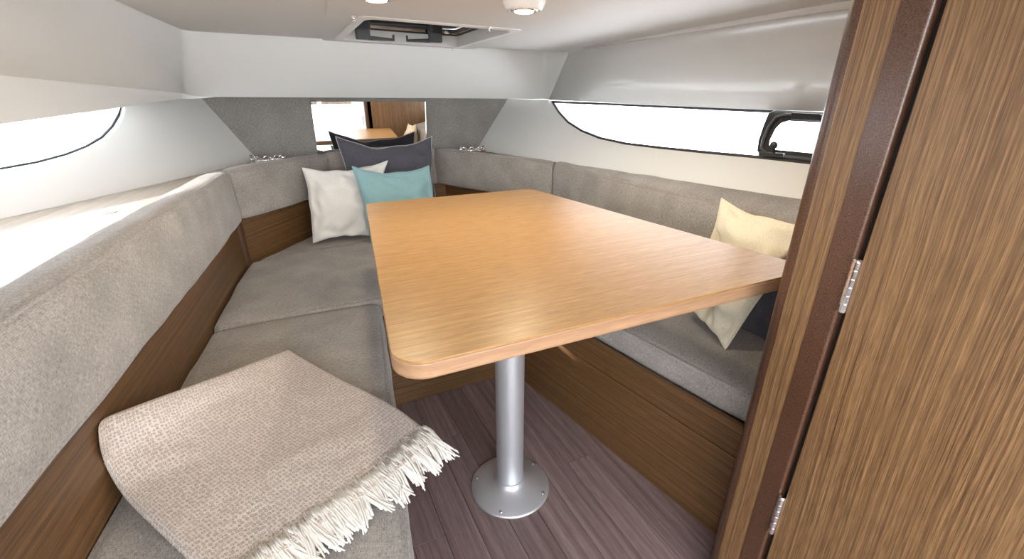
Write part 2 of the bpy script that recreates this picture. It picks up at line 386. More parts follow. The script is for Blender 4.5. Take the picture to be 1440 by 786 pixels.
# hull sides with window openings -------------------------------------------------
def hull(name, P, base, top, win, out, label):
    """sheet polygon (base..top points) with a hole 'win' (list of 3D points), thickness outward"""
    bm = bmesh.new(); t = V(out)
    outer = [bm.verts.new(p) for p in base+top[::-1]]; inner = [bm.verts.new(p) for p in win]
    ed = [bm.edges.new((outer[i], outer[(i+1) % len(outer)])) for i in range(len(outer))]+[bm.edges.new((inner[i], inner[(i+1) % len(inner)])) for i in range(len(inner))]
    bmesh.ops.triangle_fill(bm, edges=ed, use_beauty=True, use_dissolve=False)
    bm.faces.ensure_lookup_table(); fcs = list(bm.faces)
    r = bmesh.ops.extrude_face_region(bm, geom=fcs)
    bmesh.ops.translate(bm, vec=t, verts=[e for e in r['geom'] if isinstance(e, bmesh.types.BMVert)])
    bmesh.ops.recalc_face_normals(bm, faces=bm.faces); bm.verts.index_update()
    vs_ = [v.co.copy() for v in bm.verts]; fs = [[v.index for v in f.verts] for f in bm.faces]; bm.free()
    o = mk(name, vs_, fs, 'gelm', g=(0, 1, 0), bev=.004); tag(o, label, kind='structure'); return o
def onL(x, y): return atp(x, y, *LP)
def onR(x, y): return atp(x, y, *RP)
def lineext(p, q, Y): return p+(q-p)*((Y-p.y)/(q.y-p.y))
# left
lb0, lb1 = onL(0, 310), onL(345, 231); lt0, lt1 = onL(0, 175), onL(258, 138)
def hi(p, z): return p+(V((-.157, 0, .261)) if True else 0)*((z-p.z)/.261)
lB = [lineext(lb0, lb1, .0), lineext(lb0, lb1, 2.5)]; lT = [hi(p, 1.09) for p in lB]
U = (lb1-lb0).normalized()
up_l = (LP[1].cross(U)).normalized(); up_l = up_l if up_l.z > 0 else -up_l
def topL(s): return lt0+(lt1-lt0)*s
wl = [onL(176, 151), onL(174, 162), onL(165, 178), onL(150, 194), onL(128, 207), onL(100, 218), onL(60, 229), onL(0, 240)]
e0 = wl[-1]; aft = lineext(wl[-2], wl[-1], .75); wl += [aft, hi(aft, 1.055), hi(onL(140, 150), 1.055)]
wl[0] = onL(177, 147)
LOUT = V((-.891, .455, 0))*.03
tag(hull('wall_left', LP, lB, lT, wl, LOUT, 'white flared hull side with the sunlit window above the shelf'), 'white flared hull side with the sunlit window above the shelf', kind='structure')
# right
rb0, rb1 = onR(1118, 280), onR(680, 213); rt0, rt1 = onR(1150, 157), onR(775, 141)
rB = [lineext(rb0, rb1, .3), lineext(rb0, rb1, 2.5)]; rT = [lineext(rt0, rt1, .3), lineext(rt0, rt1, 2.5)]
wr_px = [(775, 142), (786, 158), (799, 172), (818, 184), (843, 194), (880, 202), (930, 208), (1000, 215), (1065, 221), (1130, 228)]
wr = [onR(*p) for p in wr_px]; up_r = (rT[0]-rB[0]); 
wrb = lineext(wr[-2], wr[-1], .5); wrt = lineext(rt0, rt1, .5)
wr_poly = wr+[wrb, onR(1150, 159)+(wrt-rt0)]
wr_poly[0] = onR(776, 143)
ROUT = V((.985, .157, 0))*.03
tag(hull('wall_right', RP, rB, rT, wr_poly, ROUT, 'white flared hull side with the long window and opening port'), 'white flared hull side with the long window and opening port', kind='structure')
# lower hull skins down to the floor
a, b = prism([lB[0].xy, lB[1].xy, lB[1].xy+LOUT.xy, lB[0].xy+LOUT.xy], -.03, [lB[0].z, lB[1].z, lB[1].z, lB[0].z])
tag(mk('wall_left_lower', a, b, 'gelm'), 'lower white hull skin hidden behind the shelf and backrest', kind='structure')
o5 = V((.05, 0)); a, b = prism([rB[0].xy+o5, rB[1].xy+o5, rB[1].xy+o5+ROUT.xy, rB[0].xy+o5+ROUT.xy], -.03, [z+.03 for z in (rB[0].z, rB[1].z, rB[1].z, rB[0].z)])
tag(mk('wall_right_lower', a, b, 'gelm'), 'lower white hull skin hidden behind the backrest', kind='structure')

# front bulkhead: textile panels either side of a mirror
def Bk(x, y): return aty(x, y, YB)
mL0, mL1 = Bk(436, 142), Bk(447, 222); mR0, mR1 = Bk(599, 142), Bk(601, 222)
wf = empty('wall_front', (.42, YB, .5), 'grey textile bulkhead with the mirror at the bow', None, kind='structure')
a, b = box(-.7, 1.7, YB+.004, YB+.03, -.03, 1.06); mk('backing', a, b, 'panel', wf)
zt = 1.035
for poly in ([(Bk(253, 132)), mL0, mL1, Bk(358, 228)], [mR0, Bk(726, 136), Bk(672, 220), mR1]):
    poly = [V(p) for p in poly]
    if poly[0] is poly[0]:
        poly[0].z = max(poly[0].z, zt-.01); poly[1].z = zt-.01
    a, b = slab(poly, (0, .012, 0)); a = [V(p)-V((0, .008, 0)) for p in a]; mk('textile_panel', a, b, 'panel', wf, bev=.003)
a, b = slab([mL0+V((0, 0, .001)), mR0+V((0, 0, .001)), V((mR0.x, YB, zt-.01)), V((mL0.x, YB, zt-.01))], (0, .012, 0)); a = [V(p)-V((0, .006, 0)) for p in a]; mk('textile_panel', a, b, 'panel', wf, bev=.002)
mr_ = empty('bulkhead_mirror', (mL0.x, YB, mL1.z-.06), 'mirror between the grey textile panels above the dark cushion', 'mirror')
gp = [mL0+V((.003, 0, -.003)), mR0+V((-.003, 0, -.003)), V((mR1.x, YB, .68)), V((mL1.x, YB, .68))]
a, b = slab(gp, (0, .003, 0)); mk('mirror_glass', a, b, 'mirror', mr_)
a, b = slab([mR0+V((-.004, -.004, 0)), mR0+V((.002, -.004, 0)), V((mR1.x+.002, YB-.004, .68)), V((mR1.x-.004, YB-.004, .68))], (0, .007, 0)); mk('edge_strip', a, b, 'alu', mr_)

# deckhead ------------------------------------------------------------------------
def bm_(x, y): return aty(x, y, YBEAM)
BLt, BRt = bm_(258, 43), bm_(768, 73); BLb, BRb = bm_(270, 136), bm_(768, 139)
# left side: strip over the window, crease, upper panel, deckhead edge
cr1 = bm_(266, 132); cr0 = atx(0, 105, -.5); cl0 = atz(160, 0, 1.25); cl1 = BLt
crL = [lineext(cr0, cr1, Y) for Y in (-.1, .7, 1.4, YBEAM+.02)]
tpL = [lineext(cl0, cl1, Y) for Y in (-.1, .7, 1.4, YBEAM+.02)]
hlL = [lineext(lt0, lt1, Y) for Y in (-.1, .7, 1.4)]+[lineext(lt0, lt1, 2.5)]
# right side panel curves
rpb = [onR(775, 141)+V((-.012, 0, .002)), onR(900, 147)+V((-.012, 0, .002)), onR(1085, 155)+V((-.012, 0, .002)), onR(1150, 157)+V((-.012, 0, .002))]
rpt = [atx(800, 75, 1.205), atx(1000, 40, 1.30), atx(1115, 20, 1.335), atx(1190, 8, 1.355)]
rpb.append(lineext(rpb[-2], rpb[-1], -.1)); rpt.append(lineext(rpt[-2], rpt[-1], -.1)); rpt[-1].x = min(rpt[-1].x, 1.5)
def sheet(name, rows, mat, label, smooth=True, sub=0, kind='structure', thick=0):
    n = len(rows[0]); vs_ = [V(p) for r in rows for p in r]; fs = []
    for i in range(len(rows)-1):
        for j in range(n-1): fs.append([i*n+j, i*n+j+1, (i+1)*n+j+1, (i+1)*n+j])
    o = mk(name, vs_, fs, mat, smooth=smooth, g=(0, 1, 0)); tag(o, label, kind=kind)
    if thick: s = o.modifiers.new('s', 'SOLIDIFY'); s.thickness = thick; s.offset = 0
    return o
def arc(p, q, r, c, k=6):
    "quadratic fillet from p to q with control c"
    return [p*(1-t)**2+c*2*t*(1-t)+q*t*t for t in [i/k for i in range(k+1)]]
# one continuous inner liner: left upper panel -> rounded corner -> beam -> rounded corner -> right panel
R_ = .09
cornerL_t, cornerL_b = BLt.copy(), cr1.copy()
lt_line = [tpL[0], tpL[1], tpL[2]]; lb_line = [crL[0], crL[1], crL[2]]
pLt, pLb = lineext(tpL[2], tpL[3], YBEAM-.05), lineext(crL[2], crL[3], YBEAM-.05)
top = [tpL[0], tpL[1], tpL[2]]+arc(pLt, BLt+(BRt-BLt)*.045, R_, BLt)
bot = [crL[0], crL[1], crL[2]]+arc(pLb, BLb+(BRb-BLb)*.045, R_, BLb)
crn_t = BRt+(BRt-BLt)*.02; crn_b = BRb+(BRb-BLb)*.01
top += [BLt.lerp(BRt, .5)]+arc(BRt-(BRt-BLt)*.02, rpt[0], R_, crn_t)
bot += [BLb.lerp(BRb, .5)]+arc(BRb-(BRb-BLb)*.02, rpb[0], R_, crn_b)
top += rpt[1:]; bot += rpb[1:]
ks = 17
rise = [p+V((0, 0, .05)) for p in top]
sheet('trim_1', [rise[:ks+1], top[:ks+1], bot[:ks+1]], 'gelm', 'white moulded deck liner over the sunlit window and the mirror', thick=.004)
sheet('trim_5', [rise[ks:], top[ks:], bot[ks:]], 'gel', 'glossy white liner panel above the long window', thick=.004)
# strip over left window
ed1 = CAM+(lt0-CAM)*.86; ed0 = BLb+V((-.004, 0, -.002))
tr = bot[:10]; edr = [lineext(ed1, ed0, p.y) for p in tr[:4]]
gap = edr[3]-tr[3]
for k in range(1, 7): edr.append(tr[3+k]+gap*(1-k/6)-V((0, 0, .001)))
hullt = [hi(lineext(lb0, lb1, Y), 1.075) for Y in (-.1, .7, 1.4, 2.0, 2.1, 2.2, 2.3, 2.36, 2.42, 2.5)]
sheet('trim_2', [tr, edr, hullt], 'gelm', 'white ledge with a crease over the sunlit window', smooth=False)
# soffit between beam and bulkhead, and over the right hull top
sheet('trim_3', [[BLb+V((-.1, 0, .02)), BRb+V((.1, 0, .02))], [V((-.5, 2.5, 1.05)), V((1.5, 2.5, 1.05))]], 'gel', 'white soffit over the bulkhead', smooth=False)
# ceiling: ruled between the liner's top edges, with the hatch opening
def ctop(Y):
    a_ = lineext(tpL[1], tpL[2], Y) if Y < YBEAM-.06 else lineext(pLt, BLt, Y)
    seq = [BRt]+rpt; b_ = None
    for p, q in zip(seq, seq[1:]):
        if q.y <= Y <= p.y: b_ = lineext(p, q, Y); break
    if b_ is None: b_ = BRt.copy() if Y > seq[0].y else seq[-1].copy()
    return a_, b_
def cz(x, y):
    a_, b_ = ctop(y); return a_.z+(b_.z-a_.z)*(x-a_.x)/(b_.x-a_.x)
hx0, hx1, hy0, hy1 = .262, .725, 1.47, 2.03
ysl = [-.1, .4, .85, 1.2, hy0, 1.7, 1.88, hy1, 2.1, YBEAM, YBEAM+.1]
vs_ = []; fs = []
for Y in ysl:
    a_, b_ = ctop(Y); a_.y = b_.y = Y; a_.x -= .03; b_.x += .07
    for X in [a_.x, hx0, hx1, b_.x]: vs_.append(V((X, Y, cz(X, Y) if a_.x < X < b_.x else (a_.z if X == a_.x else b_.z))))
for i in range(len(ysl)-1):
    for j in range(3):
        if j == 1 and ysl[i] >= hy0-.001 and ysl[i+1] <= hy1+.001: continue
        fs.append([i*4+j, i*4+j+1, i*4+5+j, i*4+4+j])
ce = mk('ceiling', vs_, fs, 'ceil', g=(0, 1, 0)); tag(ce, 'low white cabin ceiling', kind='structure')
# headlining panel proud of the ceiling, round hatch and lamps
def onC(x, y, dz=0):
    z = 1.24
    for _ in range(12): p = atz(x, y, z+dz); z = cz(p.x, min(p.y, YBEAM))
    return p
pp = [onC(453, 56), onC(664, 69), onC(835, -6), onC(463, -20)]
pp = [V((p.x, p.y)) for p in pp]
inner = [V((hx0-.004, hy0-.004)), V((hx1+.004, hy0-.004)), V((hx1+.004, hy1+.004)), V((hx0-.004, hy1+.004))]
far_l, far_r, near_r, near_l = pp
quads = [[far_l, far_r, inner[2], inner[3]], [far_r, near_r, inner[1], inner[2]], [near_r, near_l, inner[0], inner[1]], [near_l, far_l, inner[3], inner[0]]]
vs_ = []; fs = []
ring_o = [far_l, far_r, near_r, near_l]; ring_i = [inner[3], inner[2], inner[1], inner[0]]
for dz in (-.005, .002):
    for rg in (ring_o, ring_i):
        for p in rg: vs_.append(V((p.x, p.y, cz(p.x, min(p.y, YBEAM))+dz)))
for i in range(4):
    j = (i+1) % 4
    fs += [[i, j, 4+j, 4+i], [8+i, 8+j, 12+j, 12+i], [i, j, 8+j, 8+i], [4+i, 4+j, 12+j, 12+i]]
tag(mk('ceiling_panel', vs_, fs, 'ceil', ce, bev=.002), 'raised white headlining panel round the hatch')
# moulding along the ceiling edge on the window side
mpts = [atx(820, 70, 1.17), atx(1000, 32, 1.255), atx(1120, 8, 1.29), atx(1190, -6, 1.31)]
mpts.append(lineext(mpts[-2], mpts[-1], .2))
mpts = [V((p.x, p.y, cz(p.x, p.y)-.001)) for p in mpts]
a, b = tube(mpts, [.003, .011, .014, .016, .018], 12); tag(mk('trim_4', a, b, 'gel', smooth=True), 'white rounded moulding along the ceiling edge above the long window', kind='structure')

# windows
def gasket(poly, r, name, parent, mat='rubber'):
    a_, b_ = tube(poly, r, 6, close=True); return mk(name, a_, b_, mat, parent, smooth=True)
w1 = empty('window_1', (-.6, 1.6, .86), 'bright hull window with a curved end above the sunlit shelf', None, kind='structure')
off = LOUT*.55
gasket([p+off for p in wl], .005, 'gasket', w1)
a, b = slab([p+off for p in wl], LOUT*.08); mk('pane', a, b, 'glass', w1)
w2 = empty('window_2', (1.3, 1.3, .85), 'long curved hull window with a black opening port', None, kind='structure')
off = ROUT*.05
gasket([p+off for p in wr_poly], .0055, 'gasket', w2, 'black')
a, b = slab([p+off for p in wr_poly], ROUT*.08); mk('pane', a, b, 'glass', w2)
# opening port: rounded frame on the hull plane
def onRi(x, y): return onR(x, y)+V((-.006, 0, 0))
outer = [(1190, 159), (1092, 154), (1082, 159), (1075, 176), (1068, 197), (1066, 212), (1072, 221), (1185, 236)]
innr = [(1190, 174), (1110, 170), (1100, 173), (1092, 181), (1084, 197), (1083, 204), (1089, 210), (1185, 219)]
po = [onRi(*p) for p in outer]; pi_ = [onRi(*p) for p in innr]; n = len(po); T = ROUT*.35-V((.004, 0, 0))
vs_ = po+pi_+[p+T for p in po]+[p+T for p in pi_]
fs = []
for i in range(n-1): fs += [[i, i+1, n+i+1, n+i], [2*n+i, 2*n+i+1, 3*n+i+1, 3*n+i], [i, i+1, 2*n+i+1, 2*n+i], [n+i, n+i+1, 3*n+i+1, 3*n+i]]
fs += [[0, n, 3*n, 2*n], [n-1, 2*n-1, 4*n-1, 3*n-1]]
pf = mk('port_frame', vs_, fs, 'black', w2, bev=.004, seg=3)
rim = [onRi(*p)+V((-.004, 0, 0)) for p in [(1190, 164), (1108, 161), (1094, 165), (1085, 177), (1076, 197), (1074, 208), (1082, 217), (1185, 229)]]
a, b = tube(rim, .0045, 8); mk('raised_rim', a, b, 'handle', pf, smooth=True)
a, b = slab([onRi(1118, 158)+V((-.014, 0, 0)), onRi(1160, 160)+V((-.014, 0, 0)), onRi(1160, 170)+V((-.014, 0, 0)), onRi(1118, 168)+V((-.014, 0, 0))], (.012, 0, 0)); mk('hinge_block', a, b, 'black', pf, bev=.002)
k0 = onRi(1094, 214)+V((-.012, 0, 0)); k1 = onRi(1091, 206)+V((-.030, 0, 0)); k1 = CAM+(onRi(1090, 204)-CAM)*.975
a, b = tube([k0, k1], .004, 10); mk('latch_stem', a, b, 'black', pf, smooth=True)
a, b = lathe([(.001, -.007), (.009, -.005), (.0115, 0), (.009, .005), (.001, .007)], k1, 16, (1, .2, .3)); mk('latch_knob', a, b, 'black', pf, smooth=True)
a, b = slab([onRi(1073, 213)+V((-.016, 0, 0)), onRi(1108, 215)+V((-.016, 0, 0)), onRi(1108, 221)+V((-.016, 0, 0)), onRi(1073, 219)+V((-.016, 0, 0))], (.013, 0, 0)); mk('latch_bar', a, b, 'black', pf, bev=.002)

# shelf behind the left backrest, ledges to the bulkhead
ZS = .765
lb_at = lambda Y: lineext(lb0, lb1, Y)
poly = [(lx(0)-.044, 0), (lx(1.95)-.044, 1.95), (.1, 2.36), (.1, YB), (lb_at(YB).x-.01, YB), (lb_at(0).x-.01, 0)]
zz = [lb_at(0).z, lb_at(1.95).z, lb_at(2.36).z, lb_at(YB).z, lb_at(YB).z, lb_at(0).z]
a, b = prism(poly, [z-.025 for z in zz], zz); sh = mk('side_shelf', a, b, 'shelf', g=(.12, 1, 0)); tag(sh, 'sunlit pale shelf between the long backrest and the window', 'shelf')
pth = atz(155, 299, ZS+.0); pth.z = lb_at(pth.y).z
a, b = lathe([(.014, 0), (.015, .001), (.013, .002), (.010, .0005)], pth, 24); mk('finger_hole_ring', a, b, 'shelf', sh, smooth=True)
poly = [(1.07, 1.75), (1.10, 1.75), (1.04, YB), (.68, YB), (.68, 2.40)]
a, b = prism(poly, .70, .735); tag(mk('corner_ledge', a, b, 'shelf', g=(.5, -1, 0)), 'pale ledge behind the backrest by the long window', 'shelf')

# ================================================================ BUILT-IN SEATS
# left settee base
sb = empty('settee_base', (.0, 1.0, 0), 'brown wood settee base carrying the long seat with the woven throw', 'settee')
a, b = wallbox((lf(.2)-.03, .2), (lf(1.36)-.03, 1.36), .02, 0, .355); mk('front_panel', a, b, 'brown', sb, g=(.14, 1, 0))
a, b = prism([(lx(.0)-.0, 0), (lf(0)-.03, 0), (lf(1.37)-.035, 1.37), (lx(1.37), 1.37)], .335, .355); mk('seat_board', a, b, 'brown', sb, g=(.14, 1, 0))
a, b = wallbox((lx(0), 0), (lx(1.94), 1.94), .02, .30, .68); mk('riser_panel', a, b, 'brown', sb, g=(.1233, 1, 0))
# forward base: front panel across the footwell, angled risers
fbse = empty('bow_seat_base', (.42, 1.5, 0), 'brown wood seat base closing the footwell behind the table post', 'settee')
a, b = box(.12, .74, 1.365, 1.385, 0, .345); mk('front_panel', a, b, 'brown', fbse, g=(1, 0, 0), bev=.002)
a, b = box(.12, .74, 1.352, 1.385, .342, .356); mk('lip_trim', a, b, 'brown', fbse, g=(1, 0, 0), bev=.003)
c0, c1 = V((-.208, 1.945)), V((.10, 2.335))
a, b = wallbox(c0, c1, .02, .30, .68); mk('riser_panel', a, b, 'brown', fbse, g=(c1-c0).to_3d())
a, b = prism([(c0.x-.022, c0.y-.018), (c0.x+.004, c0.y-.014), (c0.x+.012, c0.y+.012), (c0.x-.02, c0.y+.012)], .30, .68); mk('corner_post', a, b, 'strip', fbse, bev=.004, g=(0, 0, 1))
a, b = wallbox(c1, (.74, 2.335), .02, .30, .585); mk('riser_panel', a, b, 'brown', fbse, g=(1, 0, 0))
a, b = wallbox((.735, 2.345), (1.112, 1.70), .02, .30, .588); mk('riser_panel', a, b, 'brown', fbse, g=(.335, -.615, 0))
a, b = prism([(lx(1.385), 1.385), (1.13, 1.385), (1.075, 1.75), (.75, 2.335), (.1, 2.335), (-.208, 1.945)], .33, .355); mk('seat_board', a, b, 'brown', fbse, g=(1, 0, 0))
# right settee base with lip
rs = empty('settee_base', (.9, .9, 0), 'brown wood settee base with a raised lip under the cream cushion seat', 'settee')
Y0, Y1 = .44, 1.366
a, b = wallbox((rf(Y0), Y0), (rf(Y1), Y1), -.02, 0, .258); mk('front_panel', a, b, 'brown', rs, g=(-.17, 1, 0), bev=.0015)
a, b = wallbox((rf(Y0), Y0), (rf(Y1), Y1), -.02, .261, .335); mk('front_rail', a, b, 'brown', rs, g=(-.17, 1, 0), bev=.0015)
a, b = wallbox((rf(Y0)-.004, Y0), (rf(Y1)-.004, Y1), -.014, .333, .352); mk('lip_trim', a, b, 'brown', rs, g=(-.17, 1, 0), bev=.003)
a, b = wallbox((rf(Y0)+.008, Y0), (rf(Y1)+.008, Y1), -.008, .24, .345); mk('groove_backing', a, b, 'dark', rs)
a, b = prism([(rf(Y0)+.015, Y0), (rf(Y1)+.015, Y1), (1.14, Y1), (1.17, Y0)], .315, .338); mk('seat_board', a, b, 'brown', rs, g=(-.17, 1, 0))
a, b = wallbox((1.165, Y0), (1.10, 1.745), -.02, .3, .588); mk('riser_panel', a, b, 'brown', rs, g=(-.06, 1.3, 0))

# ---------------------------------------------------------------- seat cushions
def seat(name, poly, z0, z1, label, seed, **kw):
    c = [V((p[0], p[1], z0)) for p in poly]+[V((p[0], p[1], z1)) for p in poly]
    o = cushion(name, c, 'fab', r=kw.pop('r', .022), g=kw.pop('g', (1, 0, 0)), seed=seed, **kw); tag(o, label, 'seat cushion'); return o
ZC = .416
seat('seat_cushion', [(lx(.1)+.002, .1), (lf(.1), .1), (lf(1.375), 1.375), (lx(1.39)+.002, 1.39)], .355, ZC, 'grey linen seat cushion under the woven throw', 1, bulge=.006, nx=18, ny=30)
seat('seat_cushion', [(lx(1.395)+.002, 1.395), (.44, 1.375), (.44, 2.06), (-.2, 1.955)], .355, ZC+.006, 'grey linen seat cushion in front of the white pillow', 2, bulge=.006, nx=22, ny=22)
seat('seat_cushion', [(.443, 1.375), (.93, 1.375), (1.03, 1.75), (.443, 2.06)], .355, ZC+.004, 'grey linen seat cushion beneath the far end of the table', 3, bulge=.004)
c = [(-.18, 1.965), (.443, 2.066), (.66, 2.33), (.11, 2.33)]
seat('seat_cushion', c, .355, ZC, 'grey linen bow seat cushion beneath the dark pillow', 4, bulge=.003, r=.018)
seat('seat_cushion', [(rf(.445)+.022, .445), (1.145, .445), (1.10, 1.37), (rf(1.37)+.02, 1.37)], .338, ZC+.004, 'grey linen seat cushion under the cream pillow', 5, bulge=.005, nx=14, ny=24)

# ---------------------------------------------------------------- backrest cushions
def lface(y, s): return V((lx(y)+s, y, 0))
def up(p, z): return V((p[0], p[1], z))
# long left backrest
n0, n1 = .12, 1.905
c = [up(lface(n0, -.03), .606), up(lface(n0, .03), .606), up(lface(n1, .032), .596), up(lface(n1+.03, -.03), .596),
     up(lface(n0, -.05), .80), up(lface(n0, .034), .80), up(lface(n1-.02, .03), .79), up(lface(n1-.02, -.045), .79)]
tag(cushion('backrest_cushion', c, 'fab', r=.02, bulge=.006, nx=8, ny=36, nz=12, g=(.1233, 1, 0), seed=6), 'long grey linen backrest cushion beside the sunlit shelf', 'backrest')
# angled one towards the bow
d = (c1-c0).normalized(); nn = V((d.y, -d.x))
fA, fB = c0+nn*.036+d*.0, V((.185, 2.375))
c = [up(fA-d*.02, .600), up(fB, .586), up(fB-nn*.05+d*.01, .586), up(fA-nn*.06+d*.02, .600),
     up(fA-d*.03, .786), up(fB, .765), up(fB-nn*.05+d*.01, .765), up(fA-nn*.07+d*.0, .786)]
tag(cushion('backrest_cushion', c, 'fab', r=.02, bulge=.005, nx=20, ny=8, nz=12, g=d.to_3d(), seed=7), 'angled grey linen backrest cushion behind the white pillow', 'backrest')
# bow centre
c = [(.165, 2.352, .58), (.715, 2.352, .58), (.715, 2.43, .58), (.165, 2.43, .58), (.165, 2.376, .768), (.715, 2.376, .768), (.715, 2.43, .768), (.165, 2.43, .768)]
tag(cushion('backrest_cushion', c, 'fab', r=.016, bulge=.003, nx=18, ny=6, nz=10, seed=8), 'grey linen bow backrest cushion under the mirror behind the dark pillow', 'backrest')
# angled right
gA, gB = V((.695, 2.365)), V((1.045, 1.735)); d2 = (gB-gA).normalized(); n2 = V((-d2.y, d2.x))
c = [up(gA, .585), up(gB, .585), up(gB+n2*.06-d2*.02, .585), up(gA+n2*.05, .585), up(gA, .765), up(gB, .748), up(gB+n2*.06-d2*.02, .752), up(gA+n2*.05, .765)]
tag(cushion('backrest_cushion', c, 'fab', r=.018, bulge=.005, nx=20, ny=8, nz=12, g=d2.to_3d(), seed=9), 'angled grey linen backrest cushion between the mirror and the long window', 'backrest')
# long right
hb = lambda Y: lineext(rb0, rb1, Y)
c = [(1.105, .445, .585), (1.048, 1.728, .585), (hb(1.728).x-.012, 1.75, .585), (hb(.445).x-.02, .445, .585),
     (1.118, .445, .742), (1.048, 1.728, .747), (hb(1.728).x-.002, 1.76, hb(1.728).z+.006), (hb(.445).x-.002, .445, hb(.445).z+.006)]
tag(cushion('backrest_cushion', c, 'fab', r=.018, bulge=.005, nx=34, ny=10, nz=10, g=(-.06, 1.3, 0), seed=10, wob=.004), 'long grey linen backrest cushion under the long window', 'backrest')

# ================================================================ TABLE
ZT = .7245; PX, PY = .417, .868
tb = empty('pedestal_table', (PX, PY, 0), 'trapezoid oak-topped table on a brushed aluminium pedestal', 'table')
A_, B_ = atz(514, 284, ZT), atz(752, 264, ZT); Nl = atz(545, 470, ZT); near0, near1 = atz(590, 511, ZT), atz(1080, 394, ZT)
def isect(p, q, r, s):
    p, q, r, s = p.xy, q.xy, r.xy, s.xy; d1 = q-p; d2_ = s-r; t = ((r-p).x*d2_.y-(r-p).y*d2_.x)/(d1.x*d2_.y-d1.y*d2_.x); return p+d1*t
Lp = atz(530, 385, ZT)
nl = isect(atz(519, 315, ZT), Nl, near0, near1); nr = isect(atz(800, 280, ZT), atz(1093, 362, ZT), near0, near1)
fl_ = isect(atz(519, 315, ZT), Nl, atz(530, 284.5, ZT), atz(730, 266.5, ZT)); fr_ = isect(atz(800, 280, ZT), atz(1093, 362, ZT), atz(530, 284.5, ZT), atz(730, 266.5, ZT))
plan = rounded([nl, nr, fr_, fl_], [.045, .03, .05, .022], 8)
a, b = prism(plan, ZT-.0035, ZT); mk('tabletop', a, b, 'table', tb, g=(1, -.02, 0), bev=.0012)
ins = rounded([nl, nr, fr_, fl_], [.045, .03, .05, .022], 8)
a, b = prism(ins, ZT-.029, ZT-.0032); mk('edge_band', a, b, 'tedge', tb, g=(1, -.02, 0), bev=.004, seg=3)
a, b = lathe([(.0375, .03), (.0375, ZT-.035)], (PX, PY, 0), 48); mk('post', a, b, 'post', tb, smooth=True, bev=.001)
a, b = lathe([(.07, ZT-.035), (.075, ZT-.033), (.075, ZT-.0285)], (PX, PY, 0), 40); mk('top_plate', a, b, 'post', tb, bev=.001)
bs = mk('base_flange', *lathe([(.112, 0), (.112, .0035), (.108, .006), (.075, .0165), (.05, .027), (.043, .034), (.041, .0375), (.038, .039)], (PX, PY, 0), 64), 'post', tb, smooth=True)
for px_, py_ in ((673, 672), (707, 711), (766, 694), (758, 647)):
    p = atz(px_, py_, .008); dr = V((p.x-PX, p.y-PY)).normalized(); p = V((PX+dr.x*.098, PY+dr.y*.098, .0085))
    a, b = lathe([(.0055, -.003), (.0055, .001), (.004, .0022), (.001, .0026)], p, 14); mk('screw', a, b, 'chrome', bs, smooth=True)

# ================================================================ PILLOWS
pillow('scatter_cushion', aty(425, 236, 2.13), aty(545, 226, 2.16), V((.29, 2.07, .428)), V((.04, 2.075, .43)), .15, 'white_p', 'white cotton pillow leaning on the angled backrest beside the teal pillow', 1, ear=.08, wr=.017, sag=.1)
tTL, tTR = aty(495, 234, 2.02), aty(603, 233, 2.03)
pillow('scatter_cushion', tTL, tTR, V((.60, 1.96, .428)), V((.27, 1.955, .428)), .10, 'teal_p', 'pale teal cotton pillow just behind the far table edge', 2, ear=.06, sag=.14, wr=.011)
pillow('scatter_cushion', aty(472, 192, 2.285), aty(607, 192, 2.285), V((.66, 2.235, .425)), V((.225, 2.235, .425)), .11, 'char_p', 'charcoal pillow with pale piping in front of the mirror', 3, ear=.07, seam='seam', sag=.17, wr=.012)
cTL = atx(1015, 279, 1.05); cTR = atx(1115, 325, 1.08); cBL = atx(950, 425, 1.03); cBR = atz(1020, 491, .425)
pillow('scatter_cushion', cTL, V((1.05, .585, .765)), cBR, V((1.0, .85, .455)), .09, 'cream_p', 'cream cotton pillow propped in the corner by the door post', 4, ear=.06, wr=.016, sag=.06)

pillow('scatter_cushion', V((1.09, .72, .73)), V((1.09, .47, .73)), V((1.07, .47, .43)), V((1.075, .72, .43)), .04, 'char_p', 'dark pillow half hidden behind the cream pillow', 5, ear=.05)
# ================================================================ THROW
th = empty('throw_blanket', (-.1, .8, ZC), 'beige knotted wool throw with a white fringe spread on the near seat', 'throw')
def ray_z(x, y, z): return atz(x, y, z)
def curve(pts):
    pts = [atz(*p) for p in pts]; ls = [0]
    for p, q in zip(pts, pts[1:]): ls.append(ls[-1]+(q-p).length)
    def f(t):
        d = t*ls[-1]
        for k in range(len(pts)-1):
            if d <= ls[k+1]+1e-9:
                w_ = (d-ls[k])/(ls[k+1]-ls[k]); P0 = pts[max(k-1, 0)]; P1, P2 = pts[k], pts[k+1]; P3 = pts[min(k+2, len(pts)-1)]
                return .5*((2*P1)+(P2-P0)*w_+(2*P0-5*P1+4*P2-P3)*w_**2+(3*P1-P0-3*P2+P3)*w_**3)
        return pts[-1].copy()
    return f
cAB = curve([(141, 590, .552), (151, 582, .548), (168, 575, .542), (220, 556, .53), (310, 524, .493), (405, 489, .448)])
cAD = curve([(141, 590, .552), (135, 601, .55), (137, 622, .532), (147, 652, .49), (173, 693, .456), (222, 742, .448), (317, 830, .447)])
cBC = curve([(405, 489, .448), (475, 528, .448), (545, 562, .448), (590, 594, .441), (615, 614, .434)])
cDC = curve([(317, 830, .447), (440, 745, .448), (540, 675, .447), (590, 634, .44), (615, 614, .434)])
qA, qB, qC, qD = cAB(0), cAB(1), cBC(1), cAD(1)
